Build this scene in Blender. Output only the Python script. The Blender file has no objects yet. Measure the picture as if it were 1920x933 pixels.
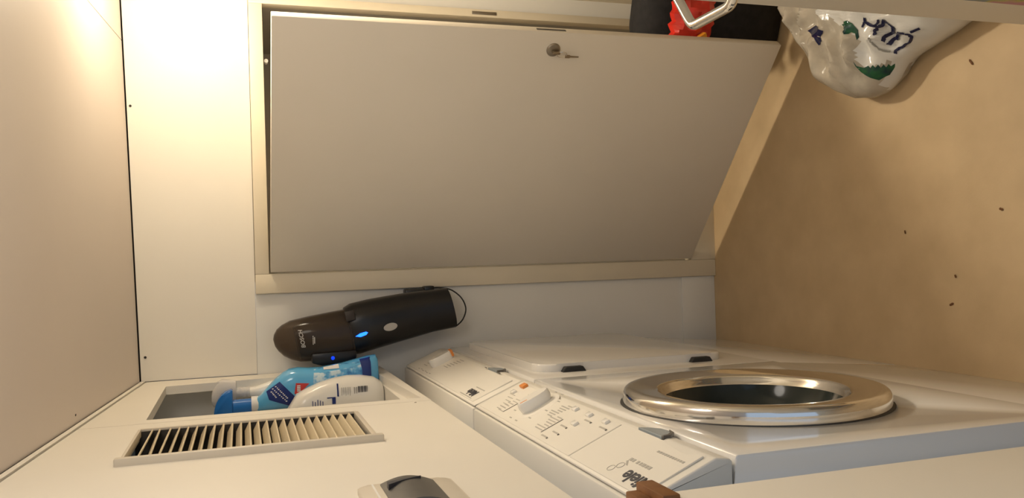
import bpy, bmesh, math, random
from mathutils import Vector, Matrix, noise
from mathutils.bvhtree import BVHTree

S = bpy.context.scene
COL = S.collection
PI = math.pi
rnd = random.Random(7)

# ------------------------------------------------------------------ camera
# The photograph lies on its side: the camera is rolled a quarter turn, the world itself is upright (z up).
cam_d = bpy.data.cameras.new('camera')
cam = bpy.data.objects.new('camera', cam_d)
COL.objects.link(cam)
cam_d.sensor_width = 36.0
cam_d.lens = 1569.64 / 1920 * 36.0
cam_d.clip_start = 0.02
RX = Vector((-0.0317683, -0.3078319, -0.9509102))
RY = Vector((-0.9993939, 0.0233298, 0.0258357))
RF = Vector((0.0142315, 0.9511547, -0.3083865))
cam.matrix_world = Matrix(((RX.x, -RY.x, -RF.x, 0.0), (RX.y, -RY.y, -RF.y, 0.0), (RX.z, -RY.z, -RF.z, 1.2033), (0, 0, 0, 1)))
S.camera = cam

# ------------------------------------------------------------------ world, lamp, exposure
world = bpy.data.worlds.new('world')
S.world = world
world.use_nodes = True
world.node_tree.nodes['Background'].inputs[0].default_value = (0.64, 0.79, 1.0, 1)
world.node_tree.nodes['Background'].inputs[1].default_value = 0.36
S.view_settings.view_transform = 'Standard'
S.view_settings.look = 'None'
S.view_settings.gamma = 1.0
S.view_settings.exposure = 0.82


def lamp(name, loc, energy, color, radius):
    d = bpy.data.lights.new(name, 'POINT')
    d.energy = energy
    d.color = color
    d.shadow_soft_size = radius
    o = bpy.data.objects.new(name, d)
    o.location = loc
    COL.objects.link(o)
    return o


lamp('corner_lamp', (0.604, 1.664, 1.30), 2.6, (1.0, 0.87, 0.68), 0.05)
lamp('alley_fill', (0.28, 0.76, 1.40), 2.4, (1.0, 0.92, 0.82), 0.12)  # added fill light above the alley, brightens door, machines and lower walls
sp = bpy.data.lights.new('corner_fill_spot', 'SPOT')      # added fill spot at the corner lamp, throws more light onto the floor
sp.energy = 10.5
sp.color = (1.0, 0.86, 0.66)
sp.shadow_soft_size = 0.04
sp.spot_size = math.radians(132)
sp.spot_blend = 0.8
so = bpy.data.objects.new('corner_fill_spot', sp)
so.location = (0.604, 1.664, 1.29)
so.rotation_euler = (Vector((0.22, 1.05, 0.0)) - Vector(so.location)).to_track_quat('-Z', 'Y').to_euler()
COL.objects.link(so)


# ------------------------------------------------------------------ materials
def mat(name, rgb, rough=0.5, metal=0.0, spec=0.5, var=0.0, scale=8.0, bump=0.0, bscale=200.0, trans=0.0, ior=1.45, emit=None, coat=0.0, stops=None, detail=4.0):
    m = bpy.data.materials.new(name)
    m.use_nodes = True
    nt = m.node_tree
    b = nt.nodes['Principled BSDF']
    b.inputs['Base Color'].default_value = (*rgb, 1)
    b.inputs['Roughness'].default_value = rough
    b.inputs['Metallic'].default_value = metal
    b.inputs['Specular IOR Level'].default_value = spec
    b.inputs['Transmission Weight'].default_value = trans
    b.inputs['IOR'].default_value = ior
    b.inputs['Coat Weight'].default_value = coat
    if emit:
        b.inputs['Emission Color'].default_value = (*emit[0], 1)
        b.inputs['Emission Strength'].default_value = emit[1]
    if var or bump or stops:
        tc = nt.nodes.new('ShaderNodeTexCoord')
    if var or stops:
        n = nt.nodes.new('ShaderNodeTexNoise')
        n.inputs['Scale'].default_value = scale
        n.inputs['Detail'].default_value = detail
        r = nt.nodes.new('ShaderNodeValToRGB')
        nt.links.new(tc.outputs['Object'], n.inputs['Vector'])
        nt.links.new(n.outputs['Fac'], r.inputs['Fac'])
        e = r.color_ramp.elements
        if stops:
            e[0].position, e[0].color = stops[0][0], (*stops[0][1], 1)
            e[1].position, e[1].color = stops[1][0], (*stops[1][1], 1)
            for p, c in stops[2:]:
                x = e.new(p)
                x.color = (*c, 1)
        else:
            e[0].position, e[1].position = 0.3, 0.7
            e[0].color = (*[c * (1 - var) for c in rgb], 1)
            e[1].color = (*[min(1, c * (1 + var)) for c in rgb], 1)
        nt.links.new(r.outputs['Color'], b.inputs['Base Color'])
    if bump:
        n2 = nt.nodes.new('ShaderNodeTexNoise')
        n2.inputs['Scale'].default_value = bscale
        n2.inputs['Detail'].default_value = 3
        bp = nt.nodes.new('ShaderNodeBump')
        bp.inputs['Strength'].default_value = bump
        bp.inputs['Distance'].default_value = 0.002
        nt.links.new(tc.outputs['Object'], n2.inputs['Vector'])
        nt.links.new(n2.outputs['Fac'], bp.inputs['Height'])
        nt.links.new(bp.outputs['Normal'], b.inputs['Normal'])
    return m


M = {}
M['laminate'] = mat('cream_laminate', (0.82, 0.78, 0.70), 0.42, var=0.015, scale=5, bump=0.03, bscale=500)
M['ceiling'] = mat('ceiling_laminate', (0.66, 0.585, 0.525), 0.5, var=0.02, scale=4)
M['paint'] = mat('cream_paint', (0.74, 0.67, 0.53), 0.45, var=0.03, scale=6, bump=0.04, bscale=120)
M['wall_low'] = mat('off_white_wall', (0.82, 0.81, 0.77), 0.5, var=0.02, scale=6)
M['door'] = mat('door_laminate', (0.82, 0.76, 0.66), 0.42, var=0.02, scale=4, bump=0.02, bscale=400)
M['dark_gap'] = mat('dark_cavity', (0.05, 0.045, 0.04), 0.9, var=0.2, scale=20)
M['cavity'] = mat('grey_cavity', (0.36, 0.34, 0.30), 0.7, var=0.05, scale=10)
M['niche'] = mat('pale_grey_niche', (0.80, 0.78, 0.72), 0.6, var=0.03, scale=10)
M['floor'] = mat('tan_vinyl_floor', (0.5, 0.36, 0.21), 0.5, bump=0.08, bscale=350, scale=14, detail=8,
                 stops=[(0.25, (0.540, 0.400, 0.232)), (0.75, (0.640, 0.482, 0.288)), (0.5, (0.590, 0.440, 0.260))])
M['enamel'] = mat('white_enamel', (0.85, 0.83, 0.79), 0.16, spec=0.5, var=0.01, scale=5, coat=0.4)
M['plastic_white'] = mat('white_appliance_plastic', (0.83, 0.80, 0.73), 0.38, var=0.01, scale=8)
M['panel_print'] = mat('grey_panel_print', (0.47, 0.45, 0.41), 0.5, var=0.05)
M['ink'] = mat('dark_ink', (0.06, 0.06, 0.07), 0.5, var=0.05)
M['orange'] = mat('orange_plastic', (0.75, 0.27, 0.06), 0.35, var=0.05)
M['chrome'] = mat('chrome', (0.80, 0.78, 0.75), 0.10, metal=1.0, var=0.02, scale=30)
M['steel'] = mat('dull_steel', (0.38, 0.35, 0.31), 0.30, metal=1.0, var=0.1, scale=60)
M['brass'] = mat('tarnished_key_metal', (0.36, 0.30, 0.22), 0.35, metal=1.0, var=0.1, scale=80)
M['glass_dark'] = mat('dark_porthole_glass', (0.022, 0.029, 0.026), 0.10, spec=0.4, var=0.2, scale=10)
M['rubber'] = mat('black_rubber', (0.025, 0.025, 0.025), 0.6, var=0.2, scale=40)
M['grey_blue'] = mat('blue_grey_plastic', (0.30, 0.34, 0.37), 0.4, var=0.03)
M['vent'] = mat('ivory_vent_plastic', (0.70, 0.60, 0.42), 0.45, var=0.03, scale=30)
M['vent_frame'] = mat('grey_cream_vent_edge', (0.66, 0.60, 0.50), 0.4, var=0.03, scale=30)
M['latch'] = mat('dark_grey_latch', (0.105, 0.10, 0.092), 0.35, var=0.08, scale=40)
M['vac_black'] = mat('black_vacuum_plastic', (0.010, 0.0095, 0.0105), 0.32, var=0.1, scale=30)
M['vac_smoke'] = mat('smoke_tinted_plastic', (0.19, 0.145, 0.112), 0.12, trans=0.75, ior=1.25, var=0.03)
M['vac_filter'] = mat('dark_filter', (0.045, 0.036, 0.032), 0.5, var=0.2, scale=60)
M['light_grey'] = mat('light_grey_plastic', (0.55, 0.53, 0.50), 0.35, var=0.03)
M['led'] = mat('blue_light', (0.02, 0.15, 0.9), 0.3, emit=((0.008, 0.10, 1.0), 2.6))
M['blue_dim'] = mat('dim_blue_glow', (0.01, 0.03, 0.3), 0.3, emit=((0.0, 0.03, 0.6), 1.0))
M['blue_liquid'] = mat('light_blue_liquid', (0.12, 0.46, 0.80), 0.12, spec=0.6, var=0.06, scale=25, coat=0.5)
M['blue_film'] = mat('icy_blue_printed_film', (0.2, 0.5, 0.7), 0.15, scale=55, detail=3, coat=0.4,
                     stops=[(0.36, (0.04, 0.20, 0.50)), (0.62, (0.62, 0.78, 0.88)), (0.5, (0.12, 0.42, 0.74))])
M['blue_cap'] = mat('bright_blue_plastic', (0.008, 0.16, 0.55), 0.25, var=0.05, coat=0.3)
M['navy'] = mat('navy_print', (0.015, 0.035, 0.20), 0.3, var=0.05)
M['red'] = mat('red_print', (0.62, 0.05, 0.04), 0.35, var=0.05)
M['white_print'] = mat('white_print', (0.82, 0.82, 0.82), 0.4, var=0.02)
M['white_bottle'] = mat('glossy_white_plastic', (0.86, 0.84, 0.79), 0.22, var=0.01, coat=0.3)
M['clear'] = mat('clear_plastic', (0.86, 0.83, 0.80), 0.18, trans=0.25, ior=1.2, var=0.02)
M['rucksack'] = mat('black_fabric', (0.014, 0.013, 0.014), 0.85, var=0.3, scale=60, bump=0.3, bscale=700)
M['red_foil'] = mat('glossy_red_foil', (0.66, 0.035, 0.02), 0.22, var=0.15, scale=40, coat=0.4)
M['flame'] = mat('orange_print', (0.80, 0.33, 0.03), 0.3, var=0.1)
M['bag_clear'] = mat('crumpled_clear_film', (0.66, 0.60, 0.50), 0.16, trans=0.35, ior=1.15, var=0.18, scale=30, spec=0.8)
M['bag_white'] = mat('white_printed_film', (0.66, 0.66, 0.64), 0.2, var=0.03, scale=20, spec=0.8)
M['bag_blue'] = mat('navy_bag_lettering', (0.012, 0.014, 0.055), 0.25, var=0.1)
M['bag_green'] = mat('green_bag_print', (0.01, 0.075, 0.04), 0.25, scale=60,
                     stops=[(0.35, (0.006, 0.035, 0.04)), (0.7, (0.015, 0.12, 0.04))])
M['bag_grey'] = mat('grey_bag_lettering', (0.30, 0.30, 0.28), 0.3, var=0.05)
M['wood'] = mat('brown_wood', (0.22, 0.09, 0.03), 0.5, scale=40, stops=[(0.3, (0.14, 0.055, 0.018)), (0.7, (0.26, 0.115, 0.04))])
M['towel'] = mat('patterned_fabric', (0.25, 0.28, 0.33), 0.9, scale=22, detail=1, bump=0.3,
                 stops=[(0.40, (0.22, 0.25, 0.32)), (0.66, (0.55, 0.28, 0.30)), (0.52, (0.28, 0.30, 0.30)), (0.58, (0.50, 0.45, 0.14))])
M['crumb'] = mat('dark_crumb', (0.16, 0.07, 0.025), 0.8, var=0.2, scale=200)
M['tan_tag'] = mat('tan_tag', (0.38, 0.27, 0.18), 0.7, var=0.1, scale=50)

# ------------------------------------------------------------------ helpers
W = {}


def put(name, bm, m, parent=None, origin=None, smooth=30, kind=None):
    me = bpy.data.meshes.new(name)
    bmesh.ops.recalc_face_normals(bm, faces=bm.faces[:])
    if parent is not None:
        org = W[parent.name]
    elif origin is not None:
        org = Vector(origin)
    else:
        xs = [v.co.x for v in bm.verts]
        ys = [v.co.y for v in bm.verts]
        zs = [v.co.z for v in bm.verts]
        org = Vector(((min(xs) + max(xs)) / 2, (min(ys) + max(ys)) / 2, min(zs)))
    bm.transform(Matrix.Translation(-org))
    bm.to_mesh(me)
    bm.free()
    for x in (m if isinstance(m, (list, tuple)) else [m]):
        me.materials.append(x)
    if smooth:
        me.polygons.foreach_set('use_smooth', [True] * len(me.polygons))
        me.set_sharp_from_angle(angle=math.radians(smooth))
    o = bpy.data.objects.new(name, me)
    COL.objects.link(o)
    if parent is not None:
        o.parent = parent
    else:
        o.location = org
    W[o.name] = org
    if kind:
        o['kind'] = kind
    return o


def empty(name, loc, label=None, cat=None, group=None, kind=None):
    o = bpy.data.objects.new(name, None)
    o.empty_display_size = 0.05
    COL.objects.link(o)
    o.location = loc
    W[o.name] = Vector(loc)
    return tag(o, label, cat, group, kind)


def tag(o, label=None, cat=None, group=None, kind=None):
    if label:
        o['label'] = label
    if cat:
        o['category'] = cat
    if group:
        o['group'] = group
    if kind:
        o['kind'] = kind
    return o


def merge(bm, t, mi=0):
    for f in t.faces:
        f.material_index = mi
    me = bpy.data.meshes.new('tmp')
    t.to_mesh(me)
    t.free()
    bm.from_mesh(me)
    bpy.data.meshes.remove(me)


def box(bm, x0, x1, y0, y1, z0, z1, bev=0.0, seg=2, mi=0, mx=None):
    t = bmesh.new()
    v = [t.verts.new((x, y, z)) for x in (x0, x1) for y in (y0, y1) for z in (z0, z1)]
    for q in ((0, 1, 3, 2), (4, 6, 7, 5), (0, 4, 5, 1), (2, 3, 7, 6), (0, 2, 6, 4), (1, 5, 7, 3)):
        t.faces.new([v[i] for i in q])
    if bev:
        bmesh.ops.bevel(t, geom=t.edges[:], offset=bev, segments=seg, profile=0.5, affect='EDGES')
    if mx is not None:
        t.transform(mx)
    merge(bm, t, mi)


def prism(bm, poly, a, b, fn, bev=0.0, seg=2, mi=0):
    """poly: 2-D points; fn(u, v, w) -> xyz; extruded from w=a to w=b"""
    t = bmesh.new()
    A = [t.verts.new(fn(u, v, a)) for u, v in poly]
    B = [t.verts.new(fn(u, v, b)) for u, v in poly]
    n = len(poly)
    t.faces.new(A)
    t.faces.new(B[::-1])
    for i in range(n):
        t.faces.new((A[i], B[i], B[(i + 1) % n], A[(i + 1) % n]))
    if bev:
        bmesh.ops.bevel(t, geom=t.edges[:], offset=bev, segments=seg, profile=0.5, affect='EDGES')
    merge(bm, t, mi)


def XZ(u, v, w):
    return (u, w, v)


def YZ(u, v, w):
    return (w, u, v)


def XY(u, v, w):
    return (u, v, w)


def rings(bm, R, cap=True, mi=0, closed=False):
    t = bmesh.new()
    V = [[t.verts.new(p) for p in r] for r in R]
    n = len(R[0])
    m = len(R)
    for i in range(m if closed else m - 1):
        a, b = V[i], V[(i + 1) % m]
        for k in range(n):
            t.faces.new((a[k], a[(k + 1) % n], b[(k + 1) % n], b[k]))
    if cap and not closed:
        t.faces.new(V[0][::-1])
        t.faces.new(V[-1])
    merge(bm, t, mi)


def tube(bm, pts, r, n=10, closed=False, mi=0, flat=1.0):
    P = [Vector(p) for p in pts]
    R = []
    N = len(P)
    up = None
    for i, p in enumerate(P):
        if closed:
            d = P[(i + 1) % N] - P[i - 1]
        else:
            d = P[min(i + 1, N - 1)] - P[max(i - 1, 0)]
        d.normalize()
        if up is None:
            up = d.orthogonal().normalized()
        up = (up - d * up.dot(d)).normalized()
        s = d.cross(up)
        rr = r[i] if isinstance(r, (list, tuple)) else r
        R.append([p + up * rr * math.cos(2 * PI * k / n) + s * rr * flat * math.sin(2 * PI * k / n) for k in range(n)])
    rings(bm, R, not closed, mi, closed)


def spline(pts, k=6):
    P = [Vector(p) for p in pts]
    out = []
    for i in range(len(P) - 1):
        a, b, c, d = P[max(i - 1, 0)], P[i], P[i + 1], P[min(i + 2, len(P) - 1)]
        for j in range(k):
            t = j / k
            out.append(0.5 * ((2 * b) + (c - a) * t + (2 * a - 5 * b + 4 * c - d) * t * t + (3 * b - a - 3 * c + d) * t ** 3))
    out.append(P[-1])
    return out


def lathe(bm, prof, c, ax, n=48, mi=0, cap=True):
    """prof: (radius, height along ax)"""
    ax = Vector(ax).normalized()
    u = ax.orthogonal().normalized()
    s = ax.cross(u)
    c = Vector(c)
    rings(bm, [[c + ax * h + (u * math.cos(2 * PI * k / n) + s * math.sin(2 * PI * k / n)) * max(r, 1e-5) for k in range(n)] for r, h in prof], cap, mi)


def sring(cx, cy, z, a, b, n=28, p=2.4):
    """superellipse ring in a horizontal plane"""
    out = []
    for k in range(n):
        t = 2 * PI * k / n
        c, s = math.cos(t), math.sin(t)
        out.append((cx + a * math.copysign(abs(c) ** (2 / p), c), cy + b * math.copysign(abs(s) ** (2 / p), s), z))
    return out


def rrect(u0, u1, v0, v1, r, n=6):
    out = []
    for cu, cv, a in ((u1 - r, v1 - r, 0), (u0 + r, v1 - r, 90), (u0 + r, v0 + r, 180), (u1 - r, v0 + r, 270)):
        for k in range(n + 1):
            t = math.radians(a + 90 * k / n)
            out.append((cu + r * math.cos(t), cv + r * math.sin(t)))
    return out


def hole_panel(bm, out, inn, x0, x1, mi=0):
    """vertical plate between x0 and x1, outline out and opening inn given as (y, z) quads in the same order"""
    t = bmesh.new()
    V = {}
    for nm, q in (('o', out), ('i', inn)):
        for x in (x0, x1):
            for k, (y, z) in enumerate(q):
                V[nm, x, k] = t.verts.new((x, y, z))
    for k in range(4):
        j = (k + 1) % 4
        for x in (x0, x1):
            t.faces.new((V['o', x, k], V['o', x, j], V['i', x, j], V['i', x, k]))
        for nm in 'oi':
            t.faces.new((V[nm, x0, k], V[nm, x0, j], V[nm, x1, j], V[nm, x1, k]))
    merge(bm, t, mi)


def text_bm(s, size, fn, bold=0.0, depth=0.0002, font_shear=0.0):
    cu = bpy.data.curves.new('text', 'FONT')
    cu.body = s
    cu.size = size
    cu.offset = bold
    cu.extrude = depth
    cu.shear = font_shear
    o = bpy.data.objects.new('text', cu)
    COL.objects.link(o)
    dg = bpy.context.evaluated_depsgraph_get()
    me = bpy.data.meshes.new_from_object(o.evaluated_get(dg))
    bm = bmesh.new()
    bm.from_mesh(me)
    for v in bm.verts:
        v.co = fn(v.co.x, v.co.y, v.co.z)
    bpy.data.objects.remove(o)
    bpy.data.curves.remove(cu)
    bpy.data.meshes.remove(me)
    return bm


# ------------------------------------------------------------------ the room
XL = -0.236          # face of the left wall panels
YB = 1.97            # back wall


def zc(x, y):        # underside of the slightly sloping ceiling
    return 1.417 + 0.0254 * (x + 0.238) - 0.081 * (y - 1.97)


bm = bmesh.new()
box(bm, -0.95, 0.70, -0.9, 2.55, -0.05, 0.0)
put('floor', bm, M['floor'], kind='structure')


def ceil_bm(x0, x1, y0, y1, t=0.018):
    b = bmesh.new()
    v = [b.verts.new((x, y, zc(x, y) + dz)) for dz in (0, t) for x, y in ((x0, y0), (x1, y0), (x1, y1), (x0, y1))]
    for q in ((0, 1, 2, 3), (7, 6, 5, 4), (0, 4, 5, 1), (1, 5, 6, 2), (2, 6, 7, 3), (3, 7, 4, 0)):
        b.faces.new([v[i] for i in q])
    return b


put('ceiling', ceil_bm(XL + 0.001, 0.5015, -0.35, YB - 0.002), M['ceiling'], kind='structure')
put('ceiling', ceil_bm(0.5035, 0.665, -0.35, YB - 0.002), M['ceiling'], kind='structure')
b = ceil_bm(-0.6, 0.72, -0.35, 2.1, 0.03)  # unseen dark cover slab, added against light leaks through the ceiling joints
b.transform(Matrix.Translation((0, 0, 0.019)))
put('ceiling', b, M['dark_gap'], kind='structure')
bm = bmesh.new()          # added dark fillers block light leaking through the back and left joints
box(bm, -0.28, 0.70, 1.991, 2.02, 1.38, 1.50)
put('light_seal_back', bm, M['dark_gap'], kind='structure')
bm = bmesh.new()
prism(bm, [(-0.35, zc(XL, -0.35) - 0.04), (1.96, zc(XL, 1.96) - 0.04), (1.96, zc(XL, 1.96) + 0.03), (-0.35, zc(XL, -0.35) + 0.03)], XL - 0.030, XL - 0.0175, YZ)
put('light_seal_left', bm, M['dark_gap'], kind='structure')  # added filler, keeps outside light out of the left joint
# nick in the ceiling board
b = bmesh.new()
box(b, -0.2225, -0.2195, 1.472, 1.478, zc(-0.221, 1.475) - 0.0004, zc(-0.221, 1.475) + 0.002)
put('ceiling', b, M['dark_gap'], kind='structure')

# back wall: wide board above, lower wall around the little door, baseboard
bm = bmesh.new()
prism(bm, [(-0.235, 1.1745), (0.66, 1.1745), (0.66, zc(0.66, YB) - 0.0030), (-0.235, zc(-0.235, YB) - 0.0030)], YB - 0.001, YB + 0.02, XZ)
band = put('wall_back', bm, M['laminate'], kind='structure')
for hx, hz in ((0.361, 1.422), (-0.183, 1.405)):
    bm = bmesh.new()
    lathe(bm, [(0.0028, 0.0), (0.0028, 0.001), (0.0012, 0.0011), (0.0, 0.0005)], (hx, YB - 0.001, hz), (0, -1, 0), 12)
    put('screw_hole', bm, M['dark_gap'], band)
bm = bmesh.new()
box(bm, -0.60, -0.030, YB, YB + 0.02, 0, 1.174)
box(bm, 0.615, 0.70, YB, YB + 0.02, 0, 1.174)
box(bm, -0.60, XL - 0.001, YB, YB + 0.02, 1.174, 1.5)
put('wall_back', bm, M['wall_low'], kind='structure')
bm = bmesh.new()
box(bm, -0.235, -0.056, YB - 0.005, YB, 0, 0.098, 0.0012)
put('baseboard_back', bm, M['wall_low'], kind='structure')
# cupboard space behind the little door
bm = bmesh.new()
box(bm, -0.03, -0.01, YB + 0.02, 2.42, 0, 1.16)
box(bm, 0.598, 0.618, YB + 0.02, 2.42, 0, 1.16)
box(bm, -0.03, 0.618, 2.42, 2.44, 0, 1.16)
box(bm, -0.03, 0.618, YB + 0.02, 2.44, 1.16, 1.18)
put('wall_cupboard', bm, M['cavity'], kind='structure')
# right wall
bm = bmesh.new()
box(bm, 0.66, 0.70, -0.35, 2.0, 0, 1.75)
put('wall_right', bm, M['paint'], kind='structure')
# wall behind the machines and above
bm = bmesh.new()
box(bm, -0.90, -0.86, -0.35, 2.6, 0, 1.75)
box(bm, -0.86, -0.2, 2.56, 2.6, 0, 1.2)
put('wall_left', bm, M['cavity'], kind='structure')

# left wall, far board with the open niche
YS = 1.428
bm = bmesh.new()
hole_panel(bm, [(YS, 0.896), (1.966, 0.900), (1.966, zc(XL, 1.966) - 0.0138), (YS, zc(XL, YS) - 0.0138)],
           [(1.462, 0.907), (1.915, 0.930), (1.868, 1.357), (1.462, 1.354)], XL - 0.017, XL)
put('wall_left', bm, M['laminate'], kind='structure')
# the niche behind it: floor, back, top, divider
bm = bmesh.new()
box(bm, -0.50, XL - 0.017, YS, YB, 0.905, 0.925)
put('niche_floor', bm, M['laminate'], kind='structure')
bm = bmesh.new()
box(bm, -0.52, -0.50, YS, YB, 0.90, 1.5)
box(bm, -0.50, XL - 0.018, YS - 0.006, YS + 0.008, 0.90, 1.5)
put('wall_niche', bm, M['niche'], kind='structure')

# left wall, nearer board: a cupboard door with a louvre and a flush latch
d2 = empty('door_2', (XL, 0.9, 0.897), kind='structure')
VY0, VY1, VZ0, VZ1 = 1.137, 1.372, 1.036, 1.352
bm = bmesh.new()
Y0 = -0.35
hole_panel(bm, [(Y0, 0.897), (YS - 0.0018, 0.897), (YS - 0.0018, zc(XL, YS) - 0.0138), (Y0, zc(XL, Y0) - 0.0138)],
           [(VY0 - 0.005, VZ0 - 0.005), (VY1 + 0.005, VZ0 - 0.003), (VY1 + 0.005, VZ1 + 0.003), (VY0 - 0.005, VZ1 + 0.003)], XL - 0.017, XL)
put('panel', bm, M['laminate'], d2)
vent = bmesh.new()
box(vent, XL - 0.010, XL + 0.010, VY0 - 0.010, VY0, VZ0 - 0.010, VZ1 + 0.006, 0.0025)
box(vent, XL - 0.0025, XL + 0.0012, VY1, VY1 + 0.007, VZ0 - 0.004, VZ1 + 0.002, 0.0006)
box(vent, XL - 0.010, XL + 0.0012, VY0, VY1, VZ0 - 0.007, VZ0, 0.0006)
box(vent, XL - 0.010, XL + 0.0012, VY0, VY1, VZ1, VZ1 + 0.004, 0.0006)
vg = put('vent_grille', vent, M['vent_frame'], d2)
vg['label'] = 'ivory louvred vent grille'
bm = bmesh.new()
box(bm, XL - 0.09, XL - 0.085, VY0 - 0.01, VY1 + 0.01, VZ0 - 0.01, VZ1 + 0.01)
for q in ((VY0 - 0.012, VY0 - 0.008), (VY1 + 0.008, VY1 + 0.012)):
    box(bm, XL - 0.085, XL - 0.018, q[0], q[1], VZ0 - 0.01, VZ1 + 0.01)
for q in ((VY0 - 0.0048, VY0 - 0.0002), (VY1 + 0.0002, VY1 + 0.0048)):
    box(bm, XL - 0.085, XL - (0.0102 if q[0] < VY0 else 0.0027), q[0], q[1], VZ0 - 0.002, VZ1 + 0.002)
put('vent_cavity', bm, M['dark_gap'], d2)
NS = 24
sl_me = None
for k in range(NS):
    z = 1.3395 - k * 0.0127
    if sl_me is None:
        t = bmesh.new()
        mx = Matrix.Rotation(math.radians(27), 4, 'Y')
        box(t, -0.0085, 0.0085, -(VY1 - VY0) / 2, (VY1 - VY0) / 2, -0.0013, 0.0013, 0.0008, 1, mx=mx)
        sl_me = bpy.data.meshes.new('slat')
        t.to_mesh(sl_me)
        t.free()
        sl_me.materials.append(M['vent'])
    o = bpy.data.objects.new('slat', sl_me)
    COL.objects.link(o)
    o.parent = vg
    o.location = Vector((XL - 0.008, (VY0 + VY1) / 2, z)) - W[vg.name]
    if k == 1:
        o.rotation_euler.x = math.radians(1.2)
    W[o.name] = W[vg.name]
# flush latch
bm = bmesh.new()
prism(bm, rrect(0.780, 0.888, 0.996, 1.095, 0.012), XL, XL + 0.006, YZ, 0.0022)
lt = put('latch_plate', bm, M['vent_frame'], d2)
bm = bmesh.new()
R = []
for k in range(13):
    t = k / 12
    z = 1.071 - t * 0.056
    x = XL + 0.004 + 0.010 * math.sin(PI * (0.12 + 0.8 * t))
    R.append([(x, 0.792, z), (x, 0.879, z), (x - 0.006, 0.881, z), (x - 0.006, 0.790, z)])
rings(bm, R)
lc = put('latch_cover', bm, M['latch'], lt)
lc['label'] = 'dark grey curved latch cover'
bm = bmesh.new()
prism(bm, [(0.846, 1.0675), (0.857, 1.0675), (0.864, 1.052), (0.868, 1.030), (0.858, 1.052)], XL + 0.008, XL + 0.0150, YZ)
put('finger_slot', bm, M['ink'], lt)
bm = bmesh.new()
box(bm, XL + 0.0052, XL + 0.0066, 0.784, 0.886, 1.0775, 1.0795)
put('latch_groove', bm, M['wall_low'], lt)
bm = bmesh.new()
lathe(bm, [(0.0022, 0), (0.0022, 0.0008), (0.0012, 0.0016), (0, 0.0018)], (XL, 1.411, 0.927), (1, 0, 0), 12)
put('screw_head', bm, M['chrome'], d2)

# trim strip between the left boards and the ceiling
bm = bmesh.new()
R = []
for y in (-0.35, YB - 0.003):
    zt = zc(XL, y)
    R.append([(XL - 0.012, y, zt - 0.0112), (XL + 0.002, y, zt - 0.0112), (XL + 0.002, y, zt - 0.0030), (XL - 0.012, y, zt - 0.0030)])
rings(bm, R)
put('trim_1', bm, M['laminate'], kind='structure')

# ------------------------------------------------------------------ the little door, ajar
d1 = empty('door_1', (-0.012, 1.955, 0.0), kind='structure')
bm = bmesh.new()
box(bm, -0.056, -0.012, YB - 0.013, YB + 0.02, 0.0, 1.1735, 0.002)
fr = put('door_frame', bm, M['paint'], d1)
bm = bmesh.new()
box(bm, 0.598, 0.617, YB - 0.013, YB + 0.02, 0.0, 1.1735, 0.001)
put('door_frame', bm, M['paint'], d1)
bm = bmesh.new()
box(bm, -0.012, 0.598, YB - 0.013, YB + 0.02, 1.1435, 1.1735, 0.001)
put('door_frame', bm, M['paint'], d1)
bm = bmesh.new()
box(bm, -0.012, 0.598, YB - 0.013, YB + 0.02, 0.0, 0.073, 0.001)
put('door_frame', bm, M['paint'], d1)
bm = bmesh.new()
box(bm, 0.6035, 0.6115, YB - 0.0142, YB - 0.012, 0.590, 0.652, 0.0004)
put('strike_plate', bm, M['steel'], d1)
# leaf: local u along the door, n towards the room
HP = Vector((-0.012, 1.954, 0))
EP = Vector((0.449, 1.538, 0))
U = (EP - HP).normalized()
LW = (EP - HP).length
Nn = Vector((U.y, -U.x, 0))        # towards the camera


def D(u, z, n):
    p = HP + U * u + Nn * n
    return (p.x, p.y, z)


bm = bmesh.new()
prism(bm, [(0.004, 0.0755), (LW, 0.0755), (LW, 1.1405), (0.004, 1.1405)], 0.0, -0.019, D, 0.0012)
leaf = put('door_leaf', bm, M['door'], d1)
bm = bmesh.new()
t = bmesh.new()
prism(bm, [(0.583, 0.0), (0.583, 0.0)][:0] or rrect(LW - 0.0004, LW + 0.0006, 0.575, 0.637, 0.0004, 1), -0.006, -0.012, D)
put('lock_edge_plate', bm, M['latch'], leaf)
LU, LZ = 0.583, 0.596
bm = bmesh.new()
lathe(bm, [(0.0145, 0), (0.0145, 0.0015), (0.0125, 0.004), (0.0125, 0.0045), (0.0085, 0.0055), (0.0, 0.0055)], D(LU, LZ, 0), Nn, 28)
put('lock_cylinder', bm, M['steel'], leaf)
key = empty('key', D(LU, LZ, 0.006), 'small metal keys on a ring in the lock of the low cream door', 'keys')
bm = bmesh.new()
prism(bm, [(LU - 0.0022, LZ - 0.010), (LU + 0.0022, LZ - 0.010), (LU + 0.0022, LZ + 0.005), (LU - 0.0022, LZ + 0.005)], 0.0055, 0.017, D, 0.0008)
put('inserted_key', bm, M['brass'], key)
bm = bmesh.new()
tube(bm, [D(LU - 0.004 + 0.0075 * math.cos(a), LZ - 0.016 + 0.010 * math.sin(a), 0.012 + 0.003 * math.cos(a)) for a in [2 * PI * k / 24 for k in range(24)]], 0.0008, 6, True)
put('key_ring', bm, M['chrome'], key)
bm = bmesh.new()
prism(bm, [(LU - 0.0115, LZ - 0.024), (LU - 0.0045, LZ - 0.024), (LU - 0.0045, LZ - 0.033), (LU - 0.0065, LZ - 0.036), (LU - 0.0065, LZ - 0.053), (LU - 0.0092, LZ - 0.053), (LU - 0.0092, LZ - 0.036), (LU - 0.0115, LZ - 0.033)], 0.010, 0.0118, D, 0.0003, 1)
put('dangling_key', bm, M['brass'], key)
bm = bmesh.new()
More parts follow.
